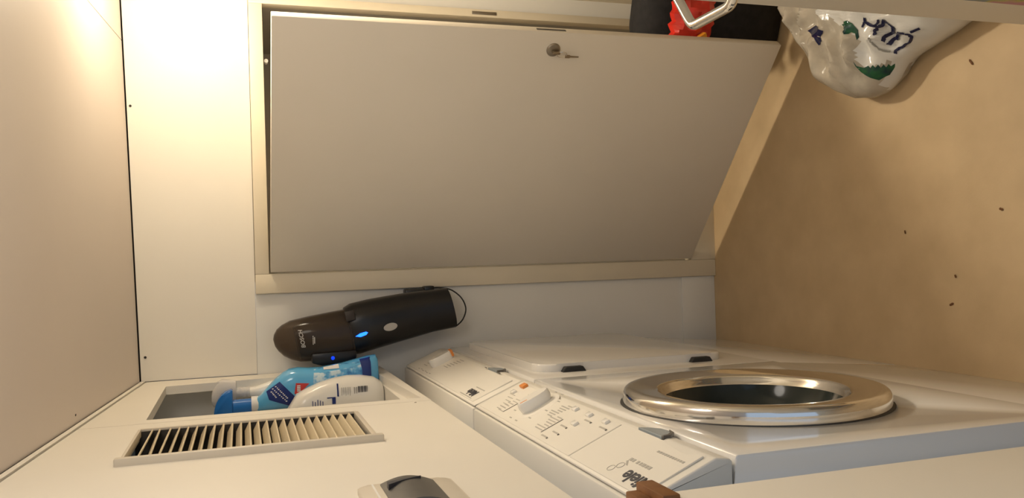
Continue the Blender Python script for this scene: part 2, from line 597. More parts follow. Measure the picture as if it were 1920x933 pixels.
tube(bm, [(0.473, YB + 0.006, 1.137), (0.473, YB + 0.024, 1.137)], 0.0045, 12)
put('catch_peg', bm, M['white_print'], d1)

# ------------------------------------------------------------------ the two machines
XF = -0.198
ZF0, ZF1 = 0.768, 0.8475
XT = -0.2325
VL = math.hypot(XT - XF, ZF1 - ZF0)
VD = Vector(((XT - XF) / VL, 0, (ZF1 - ZF0) / VL))
VN = Vector((VD.z, 0, -VD.x))


def fas(y, v, h=0.0):        # point on the sloping control panel: v 0 (bottom) .. 1 (top), h proud of it
    p = Vector((XF, y, ZF0)) + VD * (v * VL) + VN * h
    return (p.x, p.y, p.z)


def fas_plate(bm, y0, y1, v0, v1, h0, h1, bev=0.0004):
    prism(bm, [(y0, v0), (y1, v0), (y1, v1), (y0, v1)], h0, h1, fas, bev, 1)


def fas_text(s, size, y, v, bold=0.0, h=0.0016):
    return text_bm(s, size, lambda a, b_, c: Vector(fas(y + a, v + b_ / VL, h + c)), bold)


def dashes(bm, items, h=0.0014):
    for y, v, ln, hv in items:
        prism(bm, [(y, v), (y + ln, v), (y + ln, v + hv), (y, v + hv)], h - 0.0004, h, fas)


PORT = (0.976, 0.554)        # centre of the porthole: y, z


def machine(name, y0, y1, label, hole=None):
    r = empty(name, ((-0.48), (y0 + y1) / 2, 0), label, 'appliance')
    bm = bmesh.new()
    prism(bm, [(-0.224, 0.0), (-0.2005, 0.2755), (-0.2035, 0.2775), (XF, 0.280), (XF, 0.742), (-0.2005, 0.7445), (-0.214, 0.7455), (-0.242, 0.746), (-0.242, 0.8315), (-0.76, 0.8315), (-0.76, 0.0)],
          y0, y1, XZ, 0.0024, 2)
    body = put('body', bm, M['enamel'], r)
    if hole:                                        # cut the round opening for the porthole
        bm = bmesh.new()
        lathe(bm, [(0.1185, -0.075), (0.1185, 0.03)], (XF, hole[0], hole[1]), (1, 0, 0), 72)
        cut = put('cutter', bm, M['enamel'], origin=(0, 0, 0))
        md = body.modifiers.new('opening', 'BOOLEAN')
        md.operation = 'DIFFERENCE'
        md.object = cut
        bpy.context.view_layer.update()
        me = bpy.data.meshes.new_from_object(body.evaluated_get(bpy.context.evaluated_depsgraph_get()))
        body.modifiers.clear()
        body.data = me
        me.name = 'body'
        bpy.data.objects.remove(cut)
    bm = bmesh.new()
    prism(bm, [(-0.239, 0.7475), (-0.2035, 0.7475), (-0.2005, 0.7520), (XF - 0.0008, ZF0 - 0.002), (XT, ZF1), (-0.2352, ZF1), (-0.2352, 0.80), (-0.239, 0.80)], y0 + 0.0005, y1 - 0.0005, XZ, 0.0022, 3)
    put('control_panel', bm, M['plastic_white'], r)
    bm = bmesh.new()
    box(bm, -0.76, -0.2372, y0 + 0.0005, y1 - 0.0005, 0.832, 0.851, 0.003)
    put('lid', bm, M['plastic_white'], r)
    return r


WY0, WY1 = 0.722, 1.3165
wm = machine('washing_machine', WY0, WY1, 'white front-loading washing machine with a chrome ringed porthole, in front of the dryer', PORT)
# program panel and detergent drawer
bm = bmesh.new()
fas_plate(bm, 0.9195, 1.300, 0.075, 0.955, -0.001, 0.0010)
pp = put('program_panel', bm, M['plastic_white'], wm)
bm = bmesh.new()
prism(bm, [(0.735, 0.955), (0.916, 0.955), (0.916, 0.045), (0.885, 0.055), (0.826, 0.060), (0.778, 0.125), (0.766, 0.145), (0.756, 0.135), (0.749, 0.060), (0.735, 0.055)], -0.001, 0.0012, fas, 0.0004, 1)
dr = put('detergent_drawer', bm, M['plastic_white'], wm)
bm = bmesh.new()
prism(bm, [(0.853 + 0.029, 0.7705), (0.853 - 0.027, 0.7705), (0.853 - 0.0245, 0.7610), (0.853 - 0.016, 0.7530), (0.853 - 0.004, 0.7485), (0.853 + 0.010, 0.7510), (0.853 + 0.021, 0.7590)], XF - 0.004, XF + 0.0012, YZ, 0.0004, 1)
gr = put('finger_grip', bm, M['grey_blue'], dr)
bm = bmesh.new()
prism(bm, [(0.853 - 0.027, 0.7705), (0.853 - 0.031, 0.7700), (0.853 - 0.0290, 0.7600), (0.853 - 0.0185, 0.7500), (0.853 - 0.005, 0.7476), (0.853 - 0.004, 0.7485), (0.853 - 0.016, 0.7530), (0.853 - 0.0245, 0.7610)], XF - 0.004, XF + 0.0022, YZ, 0.0003, 1)
put('grip_shadow', bm, M['latch'], dr)  # dark crescent paints the shadow beside the finger grip
tag(put('lettering', fas_text('Miele', 0.0245, 0.742, 0.70, 0.0005), M['ink'], dr), kind='stuff')
bm = bmesh.new()
for k, (cy, cv) in enumerate(((0.818, 0.70), (0.825, 0.80))):
    tube(bm, [fas(cy + 0.0052 * math.cos(a), cv + 0.055 * math.sin(a), 0.0013) for a in [2 * PI * q / 20 for q in range(20)]], 0.00045, 5, True)
prism(bm, [(0.808, 0.66), (0.812, 0.66), (0.820, 0.60), (0.818, 0.58)], 0.0012, 0.0015, fas)
tag(put('flower_emblem', bm, M['panel_print'], dr), kind='stuff')
bm = bmesh.new()
dashes(bm, [(0.744 + 0.0052 * k, 0.245, 0.0034, 0.035) for k in range(11)], 0.0016)
for k, (a, ln) in enumerate(((0.772, 0.005), (0.779, 0.004), (0.785, 0.006), (0.793, 0.003), (0.799, 0.004), (0.808, 0.004), (0.814, 0.005))):
    dashes(bm, [(a, 0.52, ln, 0.055)], 0.0016)
tag(put('small_print', bm, M['panel_print'], dr), kind='stuff')


def knob(parent, y, v, tilt, ln, wd, hh):
    bm = bmesh.new()
    c, s = math.cos(tilt), math.sin(tilt)
    R = []
    for h, k in ((0.0008, 0.93), (hh * 0.5, 1.0), (hh * 0.9, 0.97), (hh, 0.90)):
        ring = []
        for q in range(28):
            a = 2 * PI * q / 28
            uu, vv = wd * k * math.copysign(abs(math.cos(a)) ** 0.85, math.cos(a)), ln * k * math.copysign(abs(math.sin(a)) ** 0.85, math.sin(a))
            ring.append(fas(y + uu * c - vv * s, v + (uu * s + vv * c) / VL, h))
        R.append(ring)
    rings(bm, R)
    return put('selector_knob', bm, M['white_bottle'], parent, smooth=40)


kn = knob(wm, 1.150, 0.40, 0.12, 0.0265, 0.0135, 0.0175)
bm = bmesh.new()
prism(bm, [(1.1435, 0.66), (1.1455, 0.66), (1.1455, 0.53), (1.1435, 0.53)], 0.0173, 0.0178, fas)
put('pointer_mark', bm, M['orange'], kn)
bm = bmesh.new()
lathe(bm, [(0.036, 0), (0.036, 0.0005), (0.034, 0.0008), (0, 0.0008)], fas(1.150, 0.40, 0.0006), VN, 40)
put('dial', bm, M['plastic_white'], wm)


def button(parent, y, v, m, w=0.0062, hv=0.046, h=0.0048, name='button'):
    bm = bmesh.new()
    prism(bm, rrect(y - w, y + w, v - hv, v + hv, 0.003, 3)[0:0] or [(y - w, v - hv), (y + w, v - hv), (y + w, v + hv), (y - w, v + hv)], 0.0004, h, fas, 0.0012, 2)
    return put(name, bm, m, parent)


for y, v in ((1.048, 0.155), (1.001, 0.155), (0.950, 0.155), (1.000, 0.42)):
    button(wm, y, v, M['white_bottle'])
button(wm, 1.270, 0.345, M['white_bottle'])
ob = button(wm, 1.270, 0.125, M['orange'], 0.0085, 0.06, 0.0055)
ob['label'] = 'orange button'
bm = bmesh.new()
its = []
for k in range(6):
    its.append((1.206 + 0.009 * k, 0.80 - 0.085 * k + 0.02, 0.024, 0.016))
for k in range(6):
    its.append((1.222 - 0.003 * k, 0.80 - 0.07 * k, 0.020 + 0.004 * (k % 2), 0.018))
for k in range(5):
    its.append((1.190 - 0.004 * k, 0.25 - 0.055 * k, 0.030 - 0.002 * k, 0.018))
for k in range(7):
    its.append((1.062 + 0.002 * k, 0.13 + 0.055 * k, 0.016 + 0.006 * ((k * 5) % 3), 0.020))
for k in range(7):
    its.append((1.044, 0.42 + 0.06 * k, 0.016 + 0.005 * ((k * 3) % 4), 0.018))
for y, v in ((0.978, 0.25), (0.930, 0.26), (1.006, 0.53), (1.000, 0.70), (1.010, 0.85)):
    its.append((y, v, 0.019, 0.028))
for k in range(10):
    a = 2 * PI * k / 10
    its.append((1.150 + 0.041 * math.cos(a) - 0.005, 0.40 + 0.041 * math.sin(a) / VL, 0.008, 0.022))
dashes(bm, its, 0.00145)
tag(put('small_print', bm, M['panel_print'], pp), kind='stuff')
bm = bmesh.new()
for y, v in ((0.974, 0.26), (0.926, 0.27), (1.002, 0.54), (0.996, 0.71), (1.006, 0.86)):
    dashes(bm, [(y, v, 0.003, 0.03)], 0.0016)
tag(put('marker_dots', bm, M['latch'], pp), kind='stuff')
for y in (1.2045, 1.0385):
    bm = bmesh.new()
    dashes(bm, [(y, 0.43, 0.0012, 0.40)], 0.0016)
    put('scale_line', bm, M['latch'], pp)

# porthole
PC = PORT
ax = (1, 0, 0)
ph = empty('porthole', (0, 0, 0))
ph.parent = wm
ph.location = Vector((XF, PC[0], PC[1])) - W[wm.name]
W[ph.name] = Vector((XF, PC[0], PC[1]))
c0 = Vector((XF, PC[0], PC[1]))
bm = bmesh.new()
lathe(bm, [(0.1765, -0.002), (0.1765, 0.0005), (0.1745, 0.0004), (0.1715, 0.0004)], c0, ax, 72, cap=False)
put('porthole_seal', bm, M['rubber'], ph)
bm = bmesh.new()
prof = [(0.1730, -0.002), (0.1730, 0.010), (0.1724, 0.0145), (0.1706, 0.0180), (0.1678, 0.0204), (0.164, 0.0214), (0.157, 0.0212), (0.141, 0.0194), (0.129, 0.0176),
        (0.1255, 0.0168), (0.1230, 0.0145), (0.1215, 0.0110), (0.1195, 0.0070), (0.1170, 0.0040)]
lathe(bm, prof, c0, ax, 96, cap=False)
put('chrome_ring', bm, M['chrome'], ph, smooth=60)['label'] = 'polished chrome ring'
bm = bmesh.new()
lathe(bm, [(0.1185, 0.004), (0.1165, 0.0045), (0.112, -0.012), (0.098, -0.036), (0.080, -0.050), (0.055, -0.056), (0.0, -0.058), (0.0, -0.062), (0.058, -0.060), (0.084, -0.054), (0.103, -0.040), (0.1175, -0.012), (0.1185, 0.0)], c0, ax, 72, cap=False)
put('porthole_glass', bm, M['glass_dark'], ph, smooth=60)

DY0, DY1 = 1.322, 1.9165
dm = machine('tumble_dryer', DY0, DY1, 'white tumble dryer with a square rounded front flap, standing against the back wall')
bm = bmesh.new()
prism(bm, rrect(1.385, 1.885, 0.335, 0.713, 0.035, 6), XF - 0.002, XF + 0.014, YZ, 0.004, 3)
dd = put('front_flap', bm, M['enamel'], dm)
for z0, z1 in ((0.627, 0.672), (0.372, 0.417)):
    bm = bmesh.new()
    prism(bm, [(z0, XF), (z1, XF), (z1 - 0.006, XF + 0.009), (z0 + 0.006, XF + 0.009)], 1.372, 1.3845, lambda u, v, w: (v, w, u), 0.001, 1)
    put('hinge', bm, M['rubber'], dm)
bm = bmesh.new()
fas_plate(bm, 1.345, 1.900, 0.075, 0.955, -0.001, 0.0010)
dp = put('program_panel', bm, M['plastic_white'], dm)
bm = bmesh.new()
prism(bm, [(1.474 + 0.029, 0.7705), (1.474 - 0.027, 0.7705), (1.474 - 0.0245, 0.7610), (1.474 - 0.016, 0.7530), (1.474 - 0.004, 0.7485), (1.474 + 0.010, 0.7510), (1.474 + 0.021, 0.7590)], XF - 0.004, XF + 0.0012, YZ, 0.0004, 1)
put('finger_grip', bm, M['grey_blue'], dp)
bm = bmesh.new()
prism(bm, [(1.474 - 0.027, 0.7705), (1.474 - 0.031, 0.7700), (1.474 - 0.0290, 0.7600), (1.474 - 0.0185, 0.7500), (1.474 - 0.005, 0.7476), (1.474 - 0.004, 0.7485), (1.474 - 0.016, 0.7530), (1.474 - 0.0245, 0.7610)], XF - 0.004, XF + 0.0022, YZ, 0.0003, 1)
put('grip_shadow', bm, M['latch'], dp)  # painted shadow crescent, same as on the detergent drawer
k2 = knob(dm, 1.745, 0.40, 0.0, 0.0275, 0.0130, 0.0185)
bm = bmesh.new()
prism(bm, [(1.735, 0.15), (1.756, 0.15), (1.756, 0.08), (1.735, 0.08)], 0.004, 0.0192, fas, 0.002, 2)
put('knob_tip', bm, M['orange'], k2)['label'] = 'orange knob tip'
tag(put('lettering', fas_text('Miele', 0.022, 1.374, 0.70, 0.0004), M['ink'], dp), kind='stuff')
bm = bmesh.new()
its = [(1.367, 0.90, 0.072, 0.022), (1.367, 0.60, 0.05, 0.022)]
for k in range(6):
    its.append((1.775 + 0.003 * k, 0.25 + 0.09 * k, 0.03, 0.02))
    its.append((1.655 + 0.004 * k, 0.10 + 0.075 * k, 0.032, 0.02))
    its.append((1.70 + 0.02 * k, 0.86 + 0.02 * (k % 2), 0.012, 0.02))
dashes(bm, its, 0.00145)
tag(put('small_print', bm, M['panel_print'], dp), kind='stuff')
bm = bmesh.new()
dashes(bm, [(1.506, 0.03, 0.012, 0.02), (1.420, 0.03, 0.022, 0.025)], 0.0018)
tag(put('grip_mark', bm, M['latch'], dp), kind='stuff')

# lower cupboard front in the near corner with its wooden pull
cb = empty('cupboard_front', (-0.21, 0.2, 0.0), 'plain white cupboard front in the near corner beside the washing machine', 'cupboard')
bm = bmesh.new()
box(bm, -0.218, -0.2, -0.35, 0.640, 0.0, 0.872, 0.0015)
put('front_panel', bm, M['laminate'], cb)
bm = bmesh.new()
box(bm, -0.214, -0.196, 0.618, 0.668, 0.8635, 0.880, 0.0015)
wp = put('wooden_pull', bm, M['wood'], cb)
wp['label'] = 'brown wooden pull'
bm = bmesh.new()
box(bm, -0.216, -0.202, 0.636, 0.664, 0.880, 0.892, 0.0015)
put('pull_cap', bm, M['wood'], wp)

# ------------------------------------------------------------------ handheld vacuum on the back wall
vc = empty('handheld_vacuum', (-0.11, 1.95, 0.73), 'black handheld vacuum cleaner with smoky dust container hanging on the back wall', 'vacuum cleaner')
SEC = [((-0.155, 1.1405), (-0.172, 1.1365), .010), ((-0.145, 1.1385), (-0.183, 1.129), .018), ((-0.134, 1.1325), (-0.194, 1.1175), .026), ((-0.125, 1.122), (-0.202, 1.103), .032), ((-0.116, 1.104), (-0.208, 1.083), .038), ((-0.108, 1.063), (-0.209, 1.043), .044),
       ((-0.101, 1.017), (-0.207, 0.997), .046), ((-0.096, 0.983), (-0.199, 0.963), .046)]
BOD = [((-0.093, 0.986), (-0.199, 0.966), .0445), ((-0.0845, 0.972), (-0.198, 0.952), .050), ((-0.077, 0.934), (-0.190, 0.918), .050), ((-0.071, 0.890), (-0.180, 0.876), .046), ((-0.066, 0.849), (-0.171, 0.836), .042), ((-0.062, 0.800), (-0.159, 0.785), .040), ((-0.058, 0.749), (-0.151, 0.729), .040)]
VYC = 1.915


def vrings(sec, f=1.0, n=28):
    R = []
    for a, b_, h in sec:
        c = Vector(((a[0] + b_[0]) / 2, VYC, (a[1] + b_[1]) / 2))
        w = Vector((b_[0] - a[0], 0, b_[1] - a[1])) * 0.5 * f
        ring = []
        for k in range(n):
            t = 2 * PI * k / n
            cc, ss = math.cos(t), math.sin(t)
            ring.append(c + w * math.copysign(abs(cc) ** 0.8, cc) + Vector((0, 1, 0)) * h * f * math.copysign(abs(ss) ** 0.8, ss))
        R.append(ring)
    return R


bm = bmesh.new()
rings(bm, vrings(SEC))
dc = put('dust_container', bm, M['vac_smoke'], vc, smooth=60)
dc['label'] = 'smoke-tinted transparent dust container'
bm = bmesh.new()
rings(bm, vrings([((-0.135, 1.095), (-0.196, 1.082), .024), ((-0.122, 1.070), (-0.203, 1.050), .034), ((-0.112, 1.02), (-0.203, 1.000), .040), ((-0.106, 0.985), (-0.197, 0.968), .042)]))
put('filter', bm, M['vac_filter'], dc, smooth=60)
bm = bmesh.new()
rings(bm, vrings(BOD))
vb = put('body', bm, M['vac_black'], vc, smooth=60)
bm = bmesh.new()
prism(bm, [(-0.100, 0.990), (-0.122, 0.986), (-0.118, 0.966), (-0.098, 0.970)], VYC - 0.052, VYC - 0.044, XZ, 0.001)
put('release_catch', bm, M['vac_filter'], vc)


def vfront(x, z):          # y of the front of the vacuum at x, z
    for sec in (SEC, BOD):
        for i in range(len(sec) - 1):
            za = (sec[i][0][1] + sec[i][1][1]) / 2
            zb = (sec[i + 1][0][1] + sec[i + 1][1][1]) / 2
            if zb - 0.003 <= z <= za + 0.003:
                t = (za - z) / (za - zb)
                xl = sec[i][0][0] * (1 - t) + sec[i + 1][0][0] * t
                xr = sec[i][1][0] * (1 - t) + sec[i + 1][1][0] * t
                h = sec[i][2] * (1 - t) + sec[i + 1][2] * t
                q = max(-0.97, min(0.97, (x - (xl + xr) / 2) / ((xl - xr) / 2)))
                return VYC - h * (1 - abs(q) ** 2.5) ** 0.4
    return VYC - 0.045


def on_vac(pts, lift, name, m, parent, thick=0.002):
    bm = bmesh.new()
    A = [bm.verts.new((x, vfront(x, z) - lift, z)) for x, z in pts]
    B = [bm.verts.new((x, vfront(x, z) + thick, z)) for x, z in pts]
    n = len(pts)
    bm.faces.new(A)
    bm.faces.new(B[::-1])
    for i in range(n):
        bm.faces.new((A[i], B[i], B[(i + 1) % n], A[(i + 1) % n]))
    return put(name, bm, m, parent)


def oval(cx, cz, dx, dz, w, n=20):   # long axis vector (dx,dz), half width w
    L = math.hypot(dx, dz)
    return [(cx + dx * math.cos(t) - dz / L * w * math.sin(t), cz + dz * math.cos(t) + dx / L * w * math.sin(t)) for t in [2 * PI * k / n for k in range(n)]]


on_vac([(-0.1555, 0.967), (-0.149, 0.957), (-0.146, 0.944), (-0.148, 0.940), (-0.153, 0.944), (-0.157, 0.956)], 0.0025, 'charge_light', M['led'], vb)
on_vac(oval(-0.1385, 0.889, 0.003, -0.0155, 0.0085), 0.004, 'power_switch', M['light_grey'], vb)
# lettering on the container, read along the front
tag(put('lettering', text_bm('BOSCH', 0.0120, lambda a, b_, c: Vector((-0.174 + a, vfront(-0.174 + a, 1.076 + a * 0.18) - 0.0012 - c, 1.074 + a * 0.18 + b_)), 0.0002), M['light_grey'], dc), kind='stuff')
bm = bmesh.new()
for x0, x1, z in ((-0.168, -0.148, 1.057), (-0.166, -0.152, 1.054)):
    for k in range(5):
        x = x0 + (x1 - x0) * k / 5
        box(bm, x, x + 0.0028, vfront(x, z) - 0.0015, vfront(x, z) + 0.001, z, z + 0.002)
tag(put('small_print', bm, M['light_grey'], dc), kind='stuff')
# lower housing and wall dock
bm = bmesh.new()
prism(bm, [(-0.188, 1.062), (-0.209, 1.062), (-0.216, 1.040), (-0.214, 0.990), (-0.204, 0.965), (-0.186, 0.965)], VYC - 0.044, VYC + 0.03, XZ, 0.004)
nb = put('nozzle_lock', bm, M['vac_black'], vc)
bm = bmesh.new()
lathe(bm, [(0.0042, 0), (0.0036, 0.0012), (0.0, 0.0018)], (-0.200, VYC - 0.0445, 1.017), (0, -1, 0), 14)
put('blue_glow_spot', bm, M['blue_dim'], nb)  # small deep blue spot with a faint glow
bm = bmesh.new()
box(bm, -0.110, -0.058, 1.935, YB, 0.770, 0.84, 0.004)
box(bm, -0.070, -0.0525, 1.930, 1.962, 0.772, 0.796, 0.003)
wd = put('wall_dock', bm, M['vac_black'], vc)
bm = bmesh.new()
tube(bm, spline([(-0.058, 1.945, 0.775), (-0.058, 1.925, 0.757), (-0.064, 1.912, 0.735), (-0.083, 1.905, 0.714), (-0.108, 1.902, 0.705), (-0.132, 1.904, 0.712), (-0.147, 1.91, 0.726), (-0.150, 1.915, 0.735)], 8), 0.0017, 8)
put('charging_cord', bm, M['rubber'], vc)

# ------------------------------------------------------------------ bottles in the niche
def bottle(name, secs, yc, hd, m, label, group=None, p=2.6):
    zs = [s[0] for s in secs]
    cx = (secs[0][1] + secs[0][2]) / 2
    r = empty(name, (cx, yc, min(zs)), label, 'bottle', group)
    bm = bmesh.new()
    R = []
    for s in secs:
        z, a, b_ = s[:3]
        h = s[3] if len(s) > 3 else hd
        R.append(sring((a + b_) / 2, yc, z, abs(a - b_) / 2, h, 32, p))
    rings(bm, R)
    put('bottle_body', bm, m, r, smooth=50)
    return r


BY = 1.840
SB = [(0.926, -0.200, -0.280, .022), (0.930, -0.194, -0.286, .026), (0.948, -0.196, -0.289), (1.003, -0.208, -0.293), (1.048, -0.214, -0.295), (1.075, -0.213, -0.296), (1.095, -0.211, -0.296), (1.112, -0.213, -0.296), (1.124, -0.219, -0.296, .029), (1.140, -0.231, -0.296, .027), (1.158, -0.249, -0.296, .024), (1.172, -0.264, -0.296, .018), (1.178, -0.267, -0.297, .015)]
bb = bottle('spray_bottle', SB, BY, 0.031, M['blue_liquid'], 'light blue trigger spray bottle with a bright blue head in the niche', p=2.8)


def bfront(x, z, yc=BY, hd=0.031, secs=SB, p=2.8):
    for i in range(len(secs) - 1):
        if secs[i][0] <= z <= secs[i + 1][0]:
            t = (z - secs[i][0]) / (secs[i + 1][0] - secs[i][0])
            g = lambda s: s[3] if len(s) > 3 else hd
            a = secs[i][1] * (1 - t) + secs[i + 1][1] * t
            b_ = secs[i][2] * (1 - t) + secs[i + 1][2] * t
            h = g(secs[i]) * (1 - t) + g(secs[i + 1]) * t
            q = max(-0.98, min(0.98, (x - (a + b_) / 2) / ((a - b_) / 2)))
            return yc - h * (1 - abs(q) ** p) ** (1 / p)
    return yc - hd


def label_patch(name, poly, m, parent, fn, lift=0.0010):
    bm = bmesh.new()
    f = bm.faces.new([bm.verts.new((x, 0, z)) for x, z in poly])
    bmesh.ops.triangulate(bm, faces=[f])
    for _ in range(3):
        bmesh.ops.subdivide_edges(bm, edges=[e for e in bm.edges if e.calc_length() > 0.006], cuts=1)
        bmesh.ops.triangulate(bm, faces=bm.faces[:])
    for v in bm.verts:
        v.co.y = fn(v.co.x, v.co.z) - lift
    ex = bmesh.ops.extrude_face_region(bm, geom=bm.faces[:])
    for v in [g for g in ex['geom'] if isinstance(g, bmesh.types.BMVert)]:
        v.co.y += lift * 0.6
    return put(name, bm, m, parent)


label_patch('label', [(-0.2045, 0.962), (-0.292, 0.962), (-0.294, 1.072), (-0.288, 1.072), (-0.216, 1.062), (-0.2115, 1.03)], M['blue_film'], bb, bfront)
label_patch('label', [(-0.197, 0.943), (-0.290, 0.943), (-0.291, 0.966), (-0.260, 0.964), (-0.225, 0.962), (-0.201, 0.966)], M['navy'], bb, bfront, 0.0014)
label_patch('label', [(-0.2405, 1.1005), (-0.262, 1.104), (-0.266, 1.098), (-0.243, 1.073)], M['red'], bb, bfront, 0.0016)
nl = label_patch('label', [(-0.236, 1.133), (-0.255, 1.160), (-0.272, 1.155), (-0.290, 1.108), (-0.281, 1.106), (-0.268, 1.103)], M['navy'], bb, bfront, 0.0012)
bm = bmesh.new()
for k, (a, b_) in enumerate((((-0.2455, 1.141), (-0.273, 1.116)), ((-0.250, 1.147), (-0.280, 1.117)), ((-0.256, 1.150), (-0.270, 1.139)))):
    for j in range(9 if k < 2 else 5):
        t0 = j / (9 if k < 2 else 5)
        x, z = a[0] + (b_[0] - a[0]) * t0, a[1] + (b_[1] - a[1]) * t0
        y = bfront(x, z) - 0.0018
        box(bm, x - 0.0011, x + 0.0011, y, y + 0.0006, z - 0.0016, z + 0.0016 - 0.0008 * (j % 2))
for k in range(4):
    x, z = -0.2465 - 0.0035 * k, 1.0955
    y = bfront(x, z) - 0.0022
    box(bm, x - 0.0012, x + 0.0012, y, y + 0.0006, z - 0.004, z + 0.003)
tag(put('label_print', bm, M['white_print'], bb), kind='stuff')
label_patch('label', [(-0.2085, 1.010), (-0.2165, 1.010), (-0.2175, 1.042), (-0.2135, 1.042)], M['white_print'], bb, bfront, 0.0016)
bm = bmesh.new()
for k in range(9):
    a, z = 0.40 + 0.0, 0
rings(bm, [sring(-0.282, BY, 1.176, 0.0165, 0.0165, 24, 2), sring(-0.282, BY, 1.190, 0.0165, 0.0165, 24, 2)])
put('collar', bm, M['white_print'], bb, smooth=40)
bm = bmesh.new()
rings(bm, [sring(-0.284, BY, 1.190, 0.0145, 0.016, 24, 3), sring(-0.2845, BY, 1.2265, 0.0145, 0.017, 24, 3)])
arc = [(-0.300, 1.2265), (-0.2475, 1.2265)] + [(-0.300 + 0.0525 * math.cos(t), 1.2265 + 0.0375 * math.sin(t)) for t in [PI / 2 * k / 10 for k in range(1, 11)]]
prism(bm, arc, BY - 0.016, BY + 0.016, XZ, 0.003)
sh = put('spray_head', bm, M['blue_cap'], bb, smooth=40)
bm = bmesh.new()
lathe(bm, [(0.006, 0), (0.006, 0.004), (0.003, 0.006), (0, 0.006)], (-0.300, BY - 0.004, 1.240), (-1, 0, 0), 16)
put('nozzle', bm, M['white_print'], sh)

WYc = 1.770
SW = [(0.926, -0.252, -0.352, .024), (0.930, -0.243, -0.358, .029), (0.945, -0.233, -0.367), (0.972, -0.2275, -0.372), (1.000, -0.2265, -0.374), (1.030, -0.2305, -0.370), (1.058, -0.238, -0.362), (1.085, -0.249, -0.352), (1.102, -0.258, -0.343), (1.116, -0.280, -0.322, .026), (1.122, -0.288, -0.314, .014)]
wb = bottle('detergent_bottle', SW, WYc, 0.033, M['white_bottle'], 'glossy white bottle with bar code on its back label, in front of the blue one', p=3.0)


def wfront(x, z):
    return bfront(x, z, WYc, 0.033, SW, 3.0)


bm = bmesh.new()
rings(bm, [sring(-0.301, WYc, 1.122, 0.0135, 0.0135, 24, 2), sring(-0.301, WYc, 1.150, 0.0125, 0.0125, 24, 2)])
put('cap', bm, M['white_bottle'], wb, smooth=40)
bm = bmesh.new()


def wmark(x0, x1, z0, z1):
    xm, zm = (x0 + x1) / 2, (z0 + z1) / 2
    y = wfront(xm, zm)
    box(bm, x0, x1, y - 0.0009, y + 0.0008, z0, z1)


for k in range(9):
    wmark(-0.262, -0.247, 0.962 + 0.0022 * k, 0.962 + 0.0022 * k + (0.0014 if k % 3 else 0.0008))
tag(put('bar_code', bm, M['ink'], wb), kind='stuff')
bm = bmesh.new()
for k in range(14):
    wmark(-0.2645 + 0.0018 * k, -0.2645 + 0.0018 * k + 0.0018, 1.0205, 1.0235)
for k in range(5):
    wmark(-0.285, -0.272 + 0.002 * (k % 3), 1.052 + 0.005 * k, 1.0533 + 0.005 * k)
wmark(-0.279, -0.265, 1.027, 1.034)
wmark(-0.267, -0.265, 1.034, 1.044)
tag(put('label_print', bm, M['navy'], wb), kind='stuff')
bm = bmesh.new()
for k in range(5):
    wmark(-0.268 + 0.002 * (k % 2), -0.247, 0.997 + 0.0042 * k, 0.998 + 0.0042 * k)
for k in range(2):
    wmark(-0.264, -0.248, 0.983 + 0.0045 * k, 0.985 + 0.0045 * k)
tag(put('label_print', bm, M['panel_print'], wb), kind='stuff')

CYc = 1.886
SCc = [(0.926, -0.235, -0.290, .012), (0.935, -0.230, -0.296), (1.10, -0.232, -0.296), (1.15, -0.242, -0.288), (1.18, -0.251, -0.276), (1.192, -0.252, -0.273, .011)]
cbt = bottle('spray_bottle', SCc, CYc, 0.0155, M['white_bottle'], 'whitish spray bottle with a clear head, behind the blue spray bottle', p=2.4)
bm = bmesh.new()
rings(bm, [sring(-0.262, CYc, 1.192 + 0.004 * k, 0.0105 + 0.0008 * (k % 2), 0.0105 + 0.0008 * (k % 2), 24, 2) for k in range(8)])
put('collar', bm, M['clear'], cbt, smooth=20)
bm = bmesh.new()
R = []
for z, a, b_ in ((1.220, -0.2360, -0.276), (1.232, -0.2325, -0.290), (1.248, -0.231, -0.293), (1.258, -0.236, -0.292), (1.266, -0.247, -0.288), (1.269, -0.258, -0.282)):
    R.append(sring((a + b_) / 2, CYc, z, (a - b_) / 2, 0.0125, 24, 2.2))
rings(bm, R)
put('spray_head', bm, M['clear'], cbt, smooth=50)

# ------------------------------------------------------------------ right side: cupboard front with handle, fabric, rucksack, bag
cr = empty('drawer_cupboard', (0.33, 0.4, 0.0), 'cream cupboard front with chrome bow handle on the near right', 'cupboard')
bm = bmesh.new()
box(bm, 0.310, 0.655, -0.30, 0.895, 0.0, 0.88, 0.0015)
put('cupboard_body', bm, M['laminate'], cr)
bm = bmesh.new()
tube(bm, spline([(0.310, 0.874, 0.708), (0.285, 0.858, 0.706), (0.268, 0.846, 0.705), (0.2625, 0.838, 0.7045), (0.262, 0.826, 0.704)], 4)
     + spline([(0.262, 0.780, 0.704), (0.2625, 0.766, 0.7045), (0.268, 0.758, 0.705), (0.285, 0.746, 0.706), (0.310, 0.730, 0.708)], 4), 0.0058, 14)
put('bow_handle', bm, M['chrome'], cr, smooth=60)['label'] = 'chrome bow handle'
bm = bmesh.new()
R = []
for k in range(15):
    y = 0.40 + 0.405 * k / 14
    w = 0.0016 * math.sin(k * 1.3)
    R.append([(0.3095, y, 0.0 + 0.06), (0.3035 + w, y, 0.06), (0.3035 - w, y, 0.40), (0.3095, y, 0.40)])
rings(bm, R)
tw = put('hanging_cloth', bm, M['towel'])
tag(tw, 'grey-blue patterned cloth with pink and yellow spots hanging on the near right cupboard', 'cloth')

